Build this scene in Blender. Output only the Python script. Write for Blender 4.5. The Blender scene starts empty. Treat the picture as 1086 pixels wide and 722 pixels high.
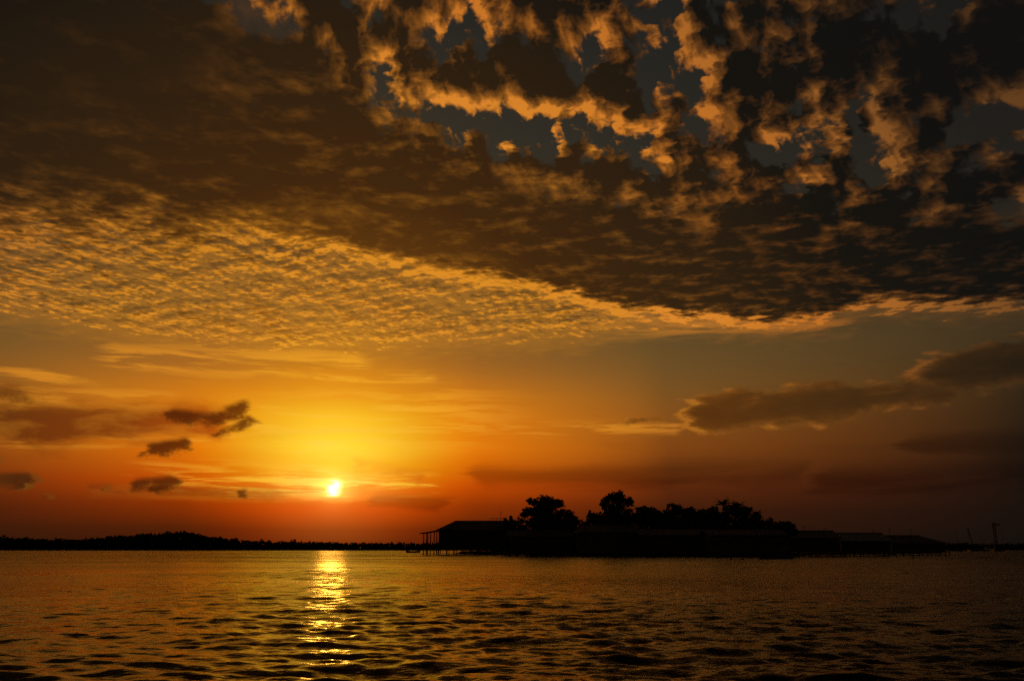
import bpy, bmesh, math, random
import numpy as np
from mathutils import Vector, Matrix, Euler

# ------------------------------------------------------------------ camera
W, H = 1086.0, 722.0
FPX = 904.0                       # focal length in photograph pixels
HORIZON = 580.5                   # photograph row of the horizon
CAMZ = 1.7                        # eye height above the water
PITCH = math.atan((HORIZON - H / 2) / FPX)
sc = bpy.context.scene
col = sc.collection
cam_d = bpy.data.cameras.new('camera')
cam = bpy.data.objects.new('camera', cam_d)
col.objects.link(cam)
cam_d.sensor_fit = 'HORIZONTAL'
cam_d.sensor_width = 36.0
cam_d.lens = 36.0 * FPX / W
cam_d.clip_start = 0.1
cam_d.clip_end = 60000
cam.location = (0, 0, CAMZ)
cam.rotation_euler = (math.pi / 2 + PITCH, 0, 0)
sc.camera = cam

def ray(px, py):
    """world direction of a photograph pixel"""
    x, y = (px - W / 2) / FPX, (H / 2 - py) / FPX
    c, s = math.cos(PITCH), math.sin(PITCH)
    return Vector((x, c - y * s, s + y * c)).normalized()

def AE(px, py):
    """azimuth, elevation in degrees"""
    d = ray(px, py)
    return math.degrees(math.atan2(d.x, d.y)), math.degrees(math.asin(d.z))

SUN = ray(354, 519)
SUN_AZ, SUN_EL = AE(354, 519)

# ------------------------------------------------------------------ view
vs = sc.view_settings
vs.view_transform = 'Standard'
vs.look = 'None'
vs.exposure = 0.0
vs.gamma = 1.0
vs.use_curve_mapping = False
sc.cycles.use_denoising = False
sc.cycles.max_bounces = 4
sc.cycles.use_adaptive_sampling = True
sc.cycles.adaptive_threshold = 0.02
sc.cycles.adaptive_min_samples = 8
sc.cycles.sample_clamp_indirect = 4.0

# ------------------------------------------------------------------ node helper
def lin(c):
    return tuple(((v / 255) / 12.92 if v / 255 <= 0.04045 else ((v / 255 + 0.055) / 1.055) ** 2.4) for v in c)

class Nodes:
    def __init__(s, nt):
        s.nt = nt; s.seen = {}
    def memo(s, make, *key):
        # identical sub-expressions become one node
        k = tuple((q.node.name, q.identifier) if isinstance(q, bpy.types.NodeSocket) else q for q in key)
        if k not in s.seen: s.seen[k] = make()
        return s.seen[k]
    def put(s, sock, v):
        if isinstance(v, bpy.types.NodeSocket):
            s.nt.links.new(v, sock)
        elif v is not None:
            if hasattr(v, '__len__') and len(v) == 3 and len(sock.default_value) == 4:
                v = (*v, 1.0)
            sock.default_value = v
    def m(s, op, a, b=None, c=None, clamp=False):
        return s.memo(lambda: s._m(op, a, b, c, clamp), 'm', op, a, b, c, clamp)
    def _m(s, op, a, b, c, clamp):
        n = s.nt.nodes.new('ShaderNodeMath'); n.operation = op; n.use_clamp = clamp
        for i, v in enumerate((a, b, c)):
            s.put(n.inputs[i], v)
        return n.outputs[0]
    def add(s, a, b): return s.m('ADD', a, b)
    def sub(s, a, b): return s.m('SUBTRACT', a, b)
    def mul(s, a, b): return s.m('MULTIPLY', a, b)
    def mad(s, a, b, c): return s.m('MULTIPLY_ADD', a, b, c)
    def v(s, op, a, b=None, scale=None):
        return s.memo(lambda: s._v(op, a, b, scale), 'v', op, a, b, scale)
    def _v(s, op, a, b, scale):
        n = s.nt.nodes.new('ShaderNodeVectorMath'); n.operation = op
        s.put(n.inputs[0], a); s.put(n.inputs[1], b)
        if scale is not None: s.put(n.inputs['Scale'], scale)
        return n.outputs['Value'] if op in ('DOT_PRODUCT', 'LENGTH', 'DISTANCE') else n.outputs[0]
    def comb(s, x, y, z=0.0):
        n = s.nt.nodes.new('ShaderNodeCombineXYZ')
        for i, q in enumerate((x, y, z)): s.put(n.inputs[i], q)
        return n.outputs[0]
    def sep(s, a):
        n = s.nt.nodes.new('ShaderNodeSeparateXYZ'); s.put(n.inputs[0], a)
        return n.outputs[0], n.outputs[1], n.outputs[2]
    def rng(s, x, a, b, c=0.0, d=1.0, smooth=True):
        return s.memo(lambda: s._rng(x, a, b, c, d, smooth), 'r', x, a, b, c, d, smooth)
    def _rng(s, x, a, b, c, d, smooth):
        n = s.nt.nodes.new('ShaderNodeMapRange')
        n.interpolation_type = 'SMOOTHSTEP' if smooth else 'LINEAR'
        s.put(n.inputs['Value'], x); s.put(n.inputs['From Min'], a); s.put(n.inputs['From Max'], b)
        s.put(n.inputs['To Min'], c); s.put(n.inputs['To Max'], d)
        return n.outputs[0]
    def noise(s, vec, scale, detail=3, rough=0.5, dist=0.0, color=False, lac=2.0):
        n = s.nt.nodes.new('ShaderNodeTexNoise'); n.noise_dimensions = '3D'
        s.put(n.inputs['Vector'], vec); s.put(n.inputs['Scale'], scale)
        s.put(n.inputs['Detail'], detail); s.put(n.inputs['Roughness'], rough)
        s.put(n.inputs['Lacunarity'], lac); s.put(n.inputs['Distortion'], dist)
        return n.outputs['Color'] if color else n.outputs[0]
    def cells(s, vec, scale, detail=2.0, rough=0.5, smooth=0.7):
        n = s.nt.nodes.new('ShaderNodeTexVoronoi'); n.voronoi_dimensions = '2D'; n.feature = 'SMOOTH_F1'; n.normalize = True
        s.put(n.inputs['Vector'], vec); s.put(n.inputs['Scale'], scale); s.put(n.inputs['Detail'], detail)
        s.put(n.inputs['Roughness'], rough); s.put(n.inputs['Smoothness'], smooth)
        return n.outputs['Distance']
    def mix(s, f, a, b):
        n = s.nt.nodes.new('ShaderNodeMix'); n.data_type = 'RGBA'; n.clamp_factor = True
        s.put(n.inputs[0], f); s.put(n.inputs[6], a); s.put(n.inputs[7], b)
        return n.outputs[2]
    def blend(s, mode, f, a, b):
        n = s.nt.nodes.new('ShaderNodeMix'); n.data_type = 'RGBA'; n.blend_type = mode
        s.put(n.inputs[0], f); s.put(n.inputs[6], a); s.put(n.inputs[7], b)
        return n.outputs[2]
    def ramp(s, x, stops, x0, x1, interp='LINEAR'):
        n = s.nt.nodes.new('ShaderNodeValToRGB'); cr = n.color_ramp; cr.interpolation = interp
        while len(cr.elements) < len(stops): cr.elements.new(0.5)
        for e, (p, c) in zip(cr.elements, stops):
            e.position = min(1, max(0, (p - x0) / (x1 - x0))); e.color = (*lin(c), 1)
        s.put(n.inputs[0], s.rng(x, x0, x1, smooth=False))
        return n.outputs[0]
    def curve(s, x, pts, x0, x1, y0, y1):
        n = s.nt.nodes.new('ShaderNodeFloatCurve'); c = n.mapping.curves[0]
        q = [((a - x0) / (x1 - x0), (b - y0) / (y1 - y0)) for a, b in pts]
        while len(c.points) < len(q): c.points.new(0.5, 0.5)
        for p, (a, b) in zip(c.points, q): p.location = (a, b); p.handle_type = 'AUTO_CLAMPED'
        n.mapping.update()
        s.put(n.inputs['Value'], s.rng(x, x0, x1, smooth=False))
        return s.mad(n.outputs[0], y1 - y0, y0)
    def seg(s, q, p0, p1, w, amp=1.0, stretch=1.0, core=0.0):
        """soft capsule between two sky positions given as photograph pixels; w in degrees"""
        a, b = AE(*p0), AE(*p1)
        # squeeze azimuth by 1/stretch so the capsule can be a flat ellipse
        k = 1.0 / stretch
        A = Vector((a[0] * k, a[1], 0)); B = Vector((b[0] * k, b[1], 0)); ba = B - A
        if stretch != 1.0: q = s.v('MULTIPLY', q, (k, 1.0, 0.0))
        pa = s.v('SUBTRACT', q, tuple(A))
        if ba.length > 1e-4:
            h = s.m('MULTIPLY', s.v('DOT_PRODUCT', pa, tuple(ba)), 1.0 / ba.length_squared, clamp=True)
            pa = s.v('SUBTRACT', pa, s.v('SCALE', tuple(ba), scale=h))
        return s.rng(s.v('LENGTH', pa), w * core, w, amp, 0.0)
    def after(s, q, f):
        """q unchanged, but evaluated after f: keeps few values alive at a time (the shader stack is small)"""
        n = s.nt.nodes.new('ShaderNodeVectorMath'); n.operation = 'MULTIPLY_ADD'
        s.put(n.inputs[0], f); s.put(n.inputs[1], (1e-8, 1e-8, 1e-8)); s.put(n.inputs[2], q)
        return n.outputs[0]
    def total(s, q, specs):
        r = s.seg(q, *specs[0])
        for sp in specs[1:]: r = s.add(r, s.seg(s.after(q, r), *sp))
        return r
    def peak(s, q, specs):
        r = s.seg(q, *specs[0])
        for sp in specs[1:]: r = s.m('MAXIMUM', r, s.seg(s.after(q, r), *sp))
        return r

# ------------------------------------------------------------------ world: sunset sky with its cloud layers
world = bpy.data.worlds.new('World'); sc.world = world
world.use_nodes = True
wt = world.node_tree
for n in list(wt.nodes): wt.nodes.remove(n)
world.cycles.sampling_method = 'MANUAL'
world.cycles.sample_map_resolution = 512
g = Nodes(wt)
DIR = wt.nodes.new('ShaderNodeTexCoord').outputs['Generated']

def sky_coords(d):
    return g.memo(lambda: _sky_coords(d), 'sky', d)
def _sky_coords(d):
    x, y, z = g.sep(d)
    az = g.m('DEGREES', g.m('ARCTAN2', x, y))
    el = g.m('DEGREES', g.m('ARCSINE', z))
    zz = g.m('MAXIMUM', z, 0.03)
    P = g.comb(g.m('DIVIDE', x, zz), g.m('DIVIDE', y, zz))
    return az, el, g.comb(az, el), P

AZ, EL, Q, P0 = sky_coords(DIR)
THETA = g.m('DEGREES', g.m('ARCCOSINE', g.m('MINIMUM', g.v('DOT_PRODUCT', DIR, tuple(SUN)), 1.0)))
DAZ = g.m('ABSOLUTE', g.sub(AZ, SUN_AZ))

# --- clear air: rows by elevation at four distances from the sun's azimuth
def col_ramp(st): return g.ramp(EL, st, 0, 40)
c0 = col_ramp([(0,(112,36,4)),(1.1,(152,50,2)),(2.4,(226,82,0)),(3.6,(248,122,2)),(5.1,(255,190,14)),(6.4,(255,222,46)),(8.3,(255,204,38)),
               (9.8,(240,162,28)),(11.4,(218,142,30)),(12.8,(176,118,40)),(15,(128,98,46)),(20,(72,62,45)),(36,(40,41,39))])
c1 = col_ramp([(0,(66,29,10)),(1.2,(88,36,8)),(2.7,(150,56,4)),(4,(205,82,4)),(6.4,(240,132,12)),(8.3,(234,138,20)),(9.8,(216,132,26)),
               (11.4,(178,114,38)),(12.8,(150,102,42)),(15,(112,88,46)),(20,(64,58,45)),(36,(38,39,38))])
c2 = col_ramp([(0,(44,24,13)),(2.2,(66,31,13)),(4,(100,46,15)),(6.4,(136,76,24)),(8.3,(142,88,32)),(9.8,(132,90,38)),
               (11.4,(118,88,44)),(15,(92,78,47)),(20,(54,52,44)),(36,(34,36,36))])
c3 = col_ramp([(0,(19,17,15)),(2.7,(26,20,16)),(5,(33,25,18)),(8.3,(50,38,24)),(9.8,(58,45,28)),
               (12.5,(64,53,35)),(15,(58,50,36)),(20,(38,37,34)),(36,(24,25,26))])
clear = g.mix(g.rng(DAZ, 0, 10), c0, c1)
clear = g.mix(g.rng(DAZ, 8, 22, smooth=False), clear, c2)
clear = g.mix(g.rng(DAZ, 20, 43, smooth=False), clear, c3)
# physical sky, weak, so that the far side of the dome carries plausible dusk light
nish = wt.nodes.new('ShaderNodeTexSky'); nish.sky_type = 'NISHITA'; nish.sun_disc = False
nish.sun_elevation = math.radians(SUN_EL); nish.sun_rotation = math.radians(SUN_AZ)
nish.air_density = 1.6; nish.dust_density = 3.0
far = g.blend('MULTIPLY', 1.0, nish.outputs[0], (0.02, 0.018, 0.016))
clear = g.mix(g.rng(DAZ, 50, 140), clear, far)

LIT = g.ramp(THETA, [(0,(255,232,110)),(4,(255,208,60)),(8,(250,178,44)),(12,(232,154,44)),(18,(226,150,40)),(26,(228,146,50)),(33,(204,124,44)),(39,(160,102,44)),(44,(125,82,40)),(60,(60,48,36)),(120,(40,36,32))], 0, 120)
DARK = g.ramp(THETA, [(0,(220,100,10)),(8,(150,86,20)),(14,(104,64,18)),(20,(66,41,16)),(26,(51,35,18)),(31,(40,30,18)),(36,(23,21,17)),(44,(18,18,17)),(60,(18,18,18)),(120,(20,20,20))], 0, 120)

# --- high thin streaks of ice cloud
stv = g.v('MULTIPLY', Q, (0.14, 1.7, 0.0))
st_n = g.noise(g.v('ADD', stv, (3.1, 7.7, 1.3)), 1.0, 7, 0.64, 0.35)
QS = g.v('ADD', Q, g.comb(g.mad(st_n, 4.0, -2.0), 0.0))
st_mask = g.peak(QS, [((330,452), (470,440), 3.2, 1.0, 2.5), ((270,472), (430,466), 0.8, .9), ((340,402), (460,400), 0.7, 0.9),
                  ((0,468), (260,466), 0.7, 0.8), ((500,455), (720,452), 0.8, 0.8), ((0,398), (130,400), 0.9, 0.9),
                  ((0,420), (180,425), 1.3, 0.8), ((180,505), (330,510), 1.6, .9, 2), ((130,380), (380,385), 1.6, 1.0),
                  ((560,345), (900,345), 1.0, .5), ((250,517), (460,512), 1.0, 1.0)])
st = g.mul(g.rng(st_n, 0.45, 0.60), st_mask)
skycol = g.mix(g.mul(st, 0.85), clear, LIT)

# --- the altocumulus deck
def deck_density(d):
    az, el, q, P = sky_coords(d)
    wv = g.comb(g.sub(g.noise(P, 1.7, 3, 0.5), 0.5), g.sub(g.noise(g.v('ADD', P, (31.0, 17.0, 5.0)), 1.7, 3, 0.5), 0.5))
    Pw = g.v('ADD', P, g.v('SCALE', wv, scale=0.16))
    big = g.noise(g.v('ADD', Pw, (11.3, 4.1, 0.0)), 3.4, 1.5, 0.45)
    mid = g.noise(g.v('ADD', Pw, (1.7, 9.2, 2.0)), 9.0, 5, 0.54)
    fine = g.noise(g.v('MULTIPLY', g.v('ADD', P, g.v('SCALE', wv, scale=0.12)), (1.0, 1.1, 1.0)), 32.0, 2.2, 0.5, 0.5)
    # crossing rows of ripples, their strength drifting from place to place
    ph = g.v('ADD', P, g.v('SCALE', wv, scale=0.20))
    s1 = g.m('SINE', g.mad(fine, 2.6, g.v('DOT_PRODUCT', ph, (38.0, 62.0, 0.0))))
    s2 = g.m('SINE', g.mad(fine, 2.6, g.v('DOT_PRODUCT', ph, (-92.0, 40.0, 0.0))))
    rows = g.add(g.mul(s1, g.mad(big, 0.5, -0.08)), g.mul(s2, g.mad(big, -0.4, 0.34)))
    fine = g.mad(rows, 0.40, fine)
    bil = g.sub(0.27, g.cells(g.v('ADD', g.v('MULTIPLY', q, (1.0, 0.80, 0.0)), g.comb(g.mad(mid, 2.4, -1.2), g.mad(mid, -2.4, 1.2))), 0.40, 3.0, 0.58))
    q = g.v('ADD', q, g.comb(g.mad(mid, 2.6, -1.3), g.mad(fine, 0.8, g.mad(mid, -2.0, 0.6))))
    wig = g.add(g.mul(g.sub(mid, 0.5), 2.2), g.mul(g.sub(fine, .5), 0.35))
    elw = g.add(el, wig)
    def bound(pts):
        ae = sorted(AE(*p) for p in pts)
        return g.curve(az, ae, -40, 40, 5, 40)
    low = bound([(-60,335),(0,342),(90,358),(180,372),(350,380),(500,374),(600,372),(650,362),(700,350),(780,356),(860,354),(900,336),(1000,337),(1140,332)])
    rim = bound([(-60,225),(0,232),(100,238),(250,246),(350,262),(440,284),(520,297),(600,316),(680,335),(760,344),(860,345),(900,331),(1000,332),(1140,328)])
    puf = bound([(-60,-30),(0,-20),(200,0),(300,40),(380,120),(480,180),(600,215),(720,235),(850,240),(980,235),(1140,225)])
    above_low = g.rng(g.sub(elw, low), -0.8, 1.5)
    wsoft = g.rng(az, AE(150,250)[0], AE(460,290)[0], 2.6, 0.45)
    rr = g.sub(g.mad(wig, 0.8, el), rim)
    above_rim = g.rng(g.m('DIVIDE', rr, wsoft), -0.9, 1.0)
    above_puf = g.rng(g.sub(el, puf), -3.0, 2.5)
    # cover: negative under the deck, thin in the rippled part, thick in the dark bank, broken above
    cov = g.mad(above_low, 0.62, -0.55)
    cov = g.add(cov, g.mul(above_rim, g.mad(above_puf, -0.24, 0.38)))
    gaps = g.total(q, [((545,140), (565,135), 2.6, 0.21), ((625,128), (640,140), 1.5, 0.22), ((690,172), (655,170), 2.0, 0.19),
                    ((500,25), (480,35), 3.0, 0.21), ((590,60), (620,50), 2.4, 0.21), ((265,15), (300,20), 3.2, 0.21),
                    ((735,95), (745,125), 2.0, 0.21), ((800,165), (830,190), 1.8, 0.14), ((850,40), (845,110), 1.4, 0.14),
                    ((905,120), (925,170), 1.2, 0.14), ((700,30), (690,60), 1.8, 0.15), ((420,105), (500,130), 1.2, 0.15), ((1040,140), (1070,160), 1.6, 0.12)])
    body = g.total(g.after(q, gaps), [((530,62), (595,108), 1.9, 0.25), ((628,92), (700,140), 2.0, 0.25), ((405,52), (465,82), 1.9, 0.21),
                    ((880,60), (895,140), 1.7, 0.20), ((950,70), (975,140), 2.0, 0.20), ((745,60), (775,80), 1.6, 0.19),
                    ((790,120), (835,140), 1.5, 0.16), ((1060,190), (1075,192), 1.5, 0.21), ((575,10), (585,25), 1.6, 0.19),
                    ((640,5), (660,20), 1.8, 0.19), ((725,25), (740,30), 1.5, 0.19), ((335,20), (370,30), 1.5, 0.19), ((220,20), (200,15), 1.4, 0.15),
                    ((660,195), (700,200), 1.3, 0.16), ((600,160), (620,155), 1.0, 0.16)])
    cov = g.add(g.sub(cov, gaps), body)
    kb = g.mad(above_puf, 0.75, 0.30)
    km = g.mad(above_puf, -0.05, 0.75)
    rip = g.mul(g.sub(1.0, above_rim), 0.46)
    den = g.add(cov, g.mul(g.sub(big, 0.5), kb))
    den = g.add(den, g.mul(g.sub(mid, 0.5), km))
    den = g.add(den, g.mul(g.sub(fine, 0.5), g.add(rip, g.mad(above_puf, -0.10, 0.20))))
    den = g.add(den, g.mul(bil, g.mul(above_puf, 1.5)))
    return den, rr, above_low, above_puf

den, rr, a_low, a_puf = deck_density(g.after(DIR, st))
D1 = g.v('NORMALIZE', g.v('ADD', g.after(DIR, den), tuple(SUN * 0.034)))
den2 = deck_density(D1)[0]
alpha = g.m('MAXIMUM', g.rng(den, g.mad(a_puf, 0.05, -0.08), g.mad(a_puf, -0.07, 0.22)), g.mul(g.mul(a_low, g.sub(1.0, a_puf)), 0.45))
trans = g.m('POWER', 2.718, g.mul(g.m('MAXIMUM', g.mad(a_puf, 0.08, den2), 0.0), g.mad(a_puf, -1.2, -5.5)))
trans = g.rng(trans, 0.075, 0.9, smooth=False)
rimline = g.mul(g.m('POWER', 2.718, g.mul(g.mul(rr, rr), -14.0)), g.rng(AZ, AE(330,280)[0], AE(500,290)[0], 0.0, 0.55))
rimline = g.mul(rimline, g.rng(AZ, AE(720,340)[0], AE(1000,335)[0], 1.0, 0.3))
L = g.m('ADD', g.mul(trans, g.rng(den, -0.05, 0.15, 0.75, 1.0)), rimline, clamp=True)
shade = g.total(Q, [((-80,80), (150,70), 15.0, .85), ((1120,-20), (980,10), 9.0, .6)])
deckcol = g.mix(g.mul(L, g.m('SUBTRACT', 1.0, shade, clamp=True)), DARK, LIT)
skycol = g.mix(g.mul(alpha, 0.97), skycol, deckcol)

# --- soft orange-brown bank low on the left and streaks beside the sun
bn = g.noise(g.v('MULTIPLY', g.after(Q, den2), (0.30, 0.85, 0)), 1.0, 5, 0.55, 0.3)
QB = g.v('ADD', Q, g.comb(g.mad(bn, 5.0, -2.5), g.mad(bn, 1.0, -0.5)))
bm_ = g.peak(QB, [((-60,447), (225,449), 2.2, .70), ((-60,415), (20,418), 1.3, .5), ((380,492), (450,505), 1.0, .3), ((100,520), (300,523), 1.1, .4)])
bk = g.rng(g.add(bm_, g.mul(g.sub(bn, 0.5), 0.8)), 0.08, 0.66)
BANK = g.ramp(THETA, [(0,(235,120,12)),(8,(180,80,14)),(13,(124,56,14)),(20,(96,48,16)),(30,(60,40,22)),(45,(30,24,18))], 0, 60)
skycol = g.mix(g.mul(bk, 0.9), skycol, g.mix(g.rng(bn, 0.38, 0.60, 0.22, 0.0), BANK, LIT))

# --- lower single clouds: the lens shaped bank on the right and the bank on the left
def low_density(d):
    az, el, q, P = sky_coords(d)
    n1 = g.noise(g.v('MULTIPLY', q, (0.28, 0.95, 0)), 1.0, 6, 0.6, 0.4)
    n2 = g.noise(g.v('MULTIPLY', q, (0.62, 0.95, 0)), 1.5, 7, 0.66, 0.3)
    q = g.v('ADD', q, g.comb(g.mad(n1, 3.0, -1.5), g.mad(n2, 0.8, -0.4)))
    lens = g.peak(q, [((745,438), (890,426), 2.5, .68), ((880,425), (1000,416), 1.7, .55), ((1000,396), (1120,376), 2.6, .66, 1.6), ((960,418), (1040,398), 1.2, .52),
                   ((620,452), (700,445), 0.7, .38)])
    left = g.peak(g.after(q, lens), [((-20,430), (30,432), .8, .40), ((190,441), (222,446), 1.1, .68), ((222,445), (256,433), 1.25, .72), ((238,459), (264,446), 1.0, .62),
                   ((160,476), (200,471), 1.0, .74), ((148,515), (185,511), 1.05, .7), ((-20,510), (30,508), 1.0, .74), ((-20,490), (4,491), 0.9, .68),
                   ((259,522), (263,522), 0.65, .6), ((46,526), (52,526), 0.6, .45), ((112,516), (116,518), 0.6, .46), ((-10,415), (40,425), 0.9, .5)])
    dl = g.add(g.sub(lens, 0.28), g.mul(g.sub(n1, 0.5), 0.85))
    dc = g.add(g.sub(left, 0.30), g.mul(g.sub(n2, 0.5), 0.95))
    return g.m('MAXIMUM', dl, dc), dc
ld, ldc = low_density(g.after(DIR, den2))
D2 = g.v('NORMALIZE', g.v('ADD', g.after(DIR, ld), tuple(SUN * 0.03)))
ld2 = low_density(D2)[0]
isl = g.rng(g.sub(ld, ldc), 0.0, 0.1)                      # 1 where the lens bank, 0 where the dark puffs
la = g.rng(ld, g.mad(isl, 0.04, -0.06), g.mad(isl, -0.24, 0.40))
lT = g.mul(g.m('POWER', 2.718, g.mul(g.m('MAXIMUM', g.add(ld2, 0.04), 0.0), -8.0)), g.mad(isl, 0.32, 0.16))
LDARK = g.ramp(THETA, [(0,(190,80,8)),(6,(105,44,8)),(12,(78,35,10)),(17,(58,30,13)),(20,(92,50,16)),(24,(86,50,17)),(32,(66,44,20)),(43,(36,29,20)),(60,(20,20,20))], 0, 60)
lowcol = g.mix(lT, LDARK, LIT)
skycol = g.mix(g.mul(la, 0.92), skycol, lowcol)

# --- dusky bars of cloud lying low along the horizon
hn = g.noise(g.v('ADD', g.v('MULTIPLY', g.after(Q, ld2), (0.085, 0.75, 0)), (5.0, 2.0, 0)), 1.0, 5, 0.55, 0.5)
QH = g.v('ADD', Q, g.comb(g.mad(hn, 6.0, -3.0), g.mad(hn, 0.8, -0.4)))
hm = g.peak(QH, [((520,506), (840,498), 1.6, .5), ((880,508), (1150,500), 1.9, .55), ((985,472), (1150,466), 1.5, .45),
             ((395,530), (470,533), 0.9, .5), ((290,522), (350,521), 0.28, .4), ((180,520), (300,523), 0.7, .32)])
hd = g.rng(g.add(hm, g.mul(g.sub(hn, 0.5), 1.1)), 0.05, 0.70)
skycol = g.mix(g.mul(hd, 0.65), skycol, g.blend('MULTIPLY', 1.0, skycol, (0.38, 0.36, 0.5)))

skycol = g.blend('MULTIPLY', 1.0, skycol, (0.94, 0.85, 0.76))     # sky and clouds tinted warmer and slightly darker overall

# --- glow of the sun through thin cloud and the sun itself, cut by a bar of cloud
def gauss(sig): return g.m('POWER', 2.718, g.mul(g.mul(THETA, THETA), -1.0 / (sig * sig)))
cut = g.rng(g.add(EL, g.mul(g.sub(g.noise(g.v('MULTIPLY', Q, (0.5, 2.2, 0)), 1.0, 3, 0.5), 0.5), 0.7)), SUN_EL - 0.9, SUN_EL - 0.3)
glow = g.mul(g.add(g.mul(gauss(1.1), 0.7), g.mul(gauss(3.6), 0.3)), g.mad(cut, 0.7, 0.3))
skycol = g.blend('ADD', 1.0, skycol, g.mix(glow, (0, 0, 0), (1.0, 0.60, 0.10)))
veil = g.noise(g.v('MULTIPLY', Q, (0.9, 3.0, 0)), 1.0, 3, 0.6, 0.5)
core = g.m('POWER', g.mul(g.seg(g.v('ADD', Q, g.comb(g.mad(veil, 0.8, -0.4), 0.0)), (353,523), (356,514), 0.80, 1.0, 1.25, 0.0), g.mul(cut, g.rng(veil, 0.30, 0.55, 0.7, 1.0))), 4.0)
skycol = g.blend('ADD', 1.0, skycol, g.mix(core, (0, 0, 0), (4.5, 3.3, 1.3)))

bg = wt.nodes.new('ShaderNodeBackground'); bg.inputs['Strength'].default_value = 1.0
wt.links.new(skycol, bg.inputs['Color'])
wo = wt.nodes.new('ShaderNodeOutputWorld'); wt.links.new(bg.outputs[0], wo.inputs['Surface'])

# ------------------------------------------------------------------ sun lamp, low and dimmed by the cloud in front of it
sun_d = bpy.data.lights.new('sun', 'SUN'); sun_d.energy = 0.020; sun_d.angle = math.radians(1.6); sun_d.color = (1.0, 0.40, 0.04)
sun_o = bpy.data.objects.new('sun', sun_d); col.objects.link(sun_o)
sun_o.rotation_euler = (-SUN).to_track_quat('-Z', 'Y').to_euler()
# ------------------------------------------------------------------ materials
def material(name, base, rough=0.8, spread=0.3, scale=1.5, metal=0.0):
    m = bpy.data.materials.new(name); m.use_nodes = True
    nt = m.node_tree; b = nt.nodes['Principled BSDF']; k = Nodes(nt)
    co = nt.nodes.new('ShaderNodeTexCoord').outputs['Object']
    n = k.noise(co, scale, 5, 0.6)
    dark = tuple(v * (1 - spread) for v in base); light = tuple(min(1, v * (1 + spread)) for v in base)
    nt.links.new(k.mix(k.rng(n, 0.3, 0.7), dark, light), b.inputs['Base Color'])
    b.inputs['Roughness'].default_value = rough; b.inputs['Metallic'].default_value = metal
    return m

def tag(o, label=None, cat=None, group=None, kind=None):
    for k, v in (('label', label), ('category', cat), ('group', group), ('kind', kind)):
        if v: o[k] = v
    return o

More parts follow.
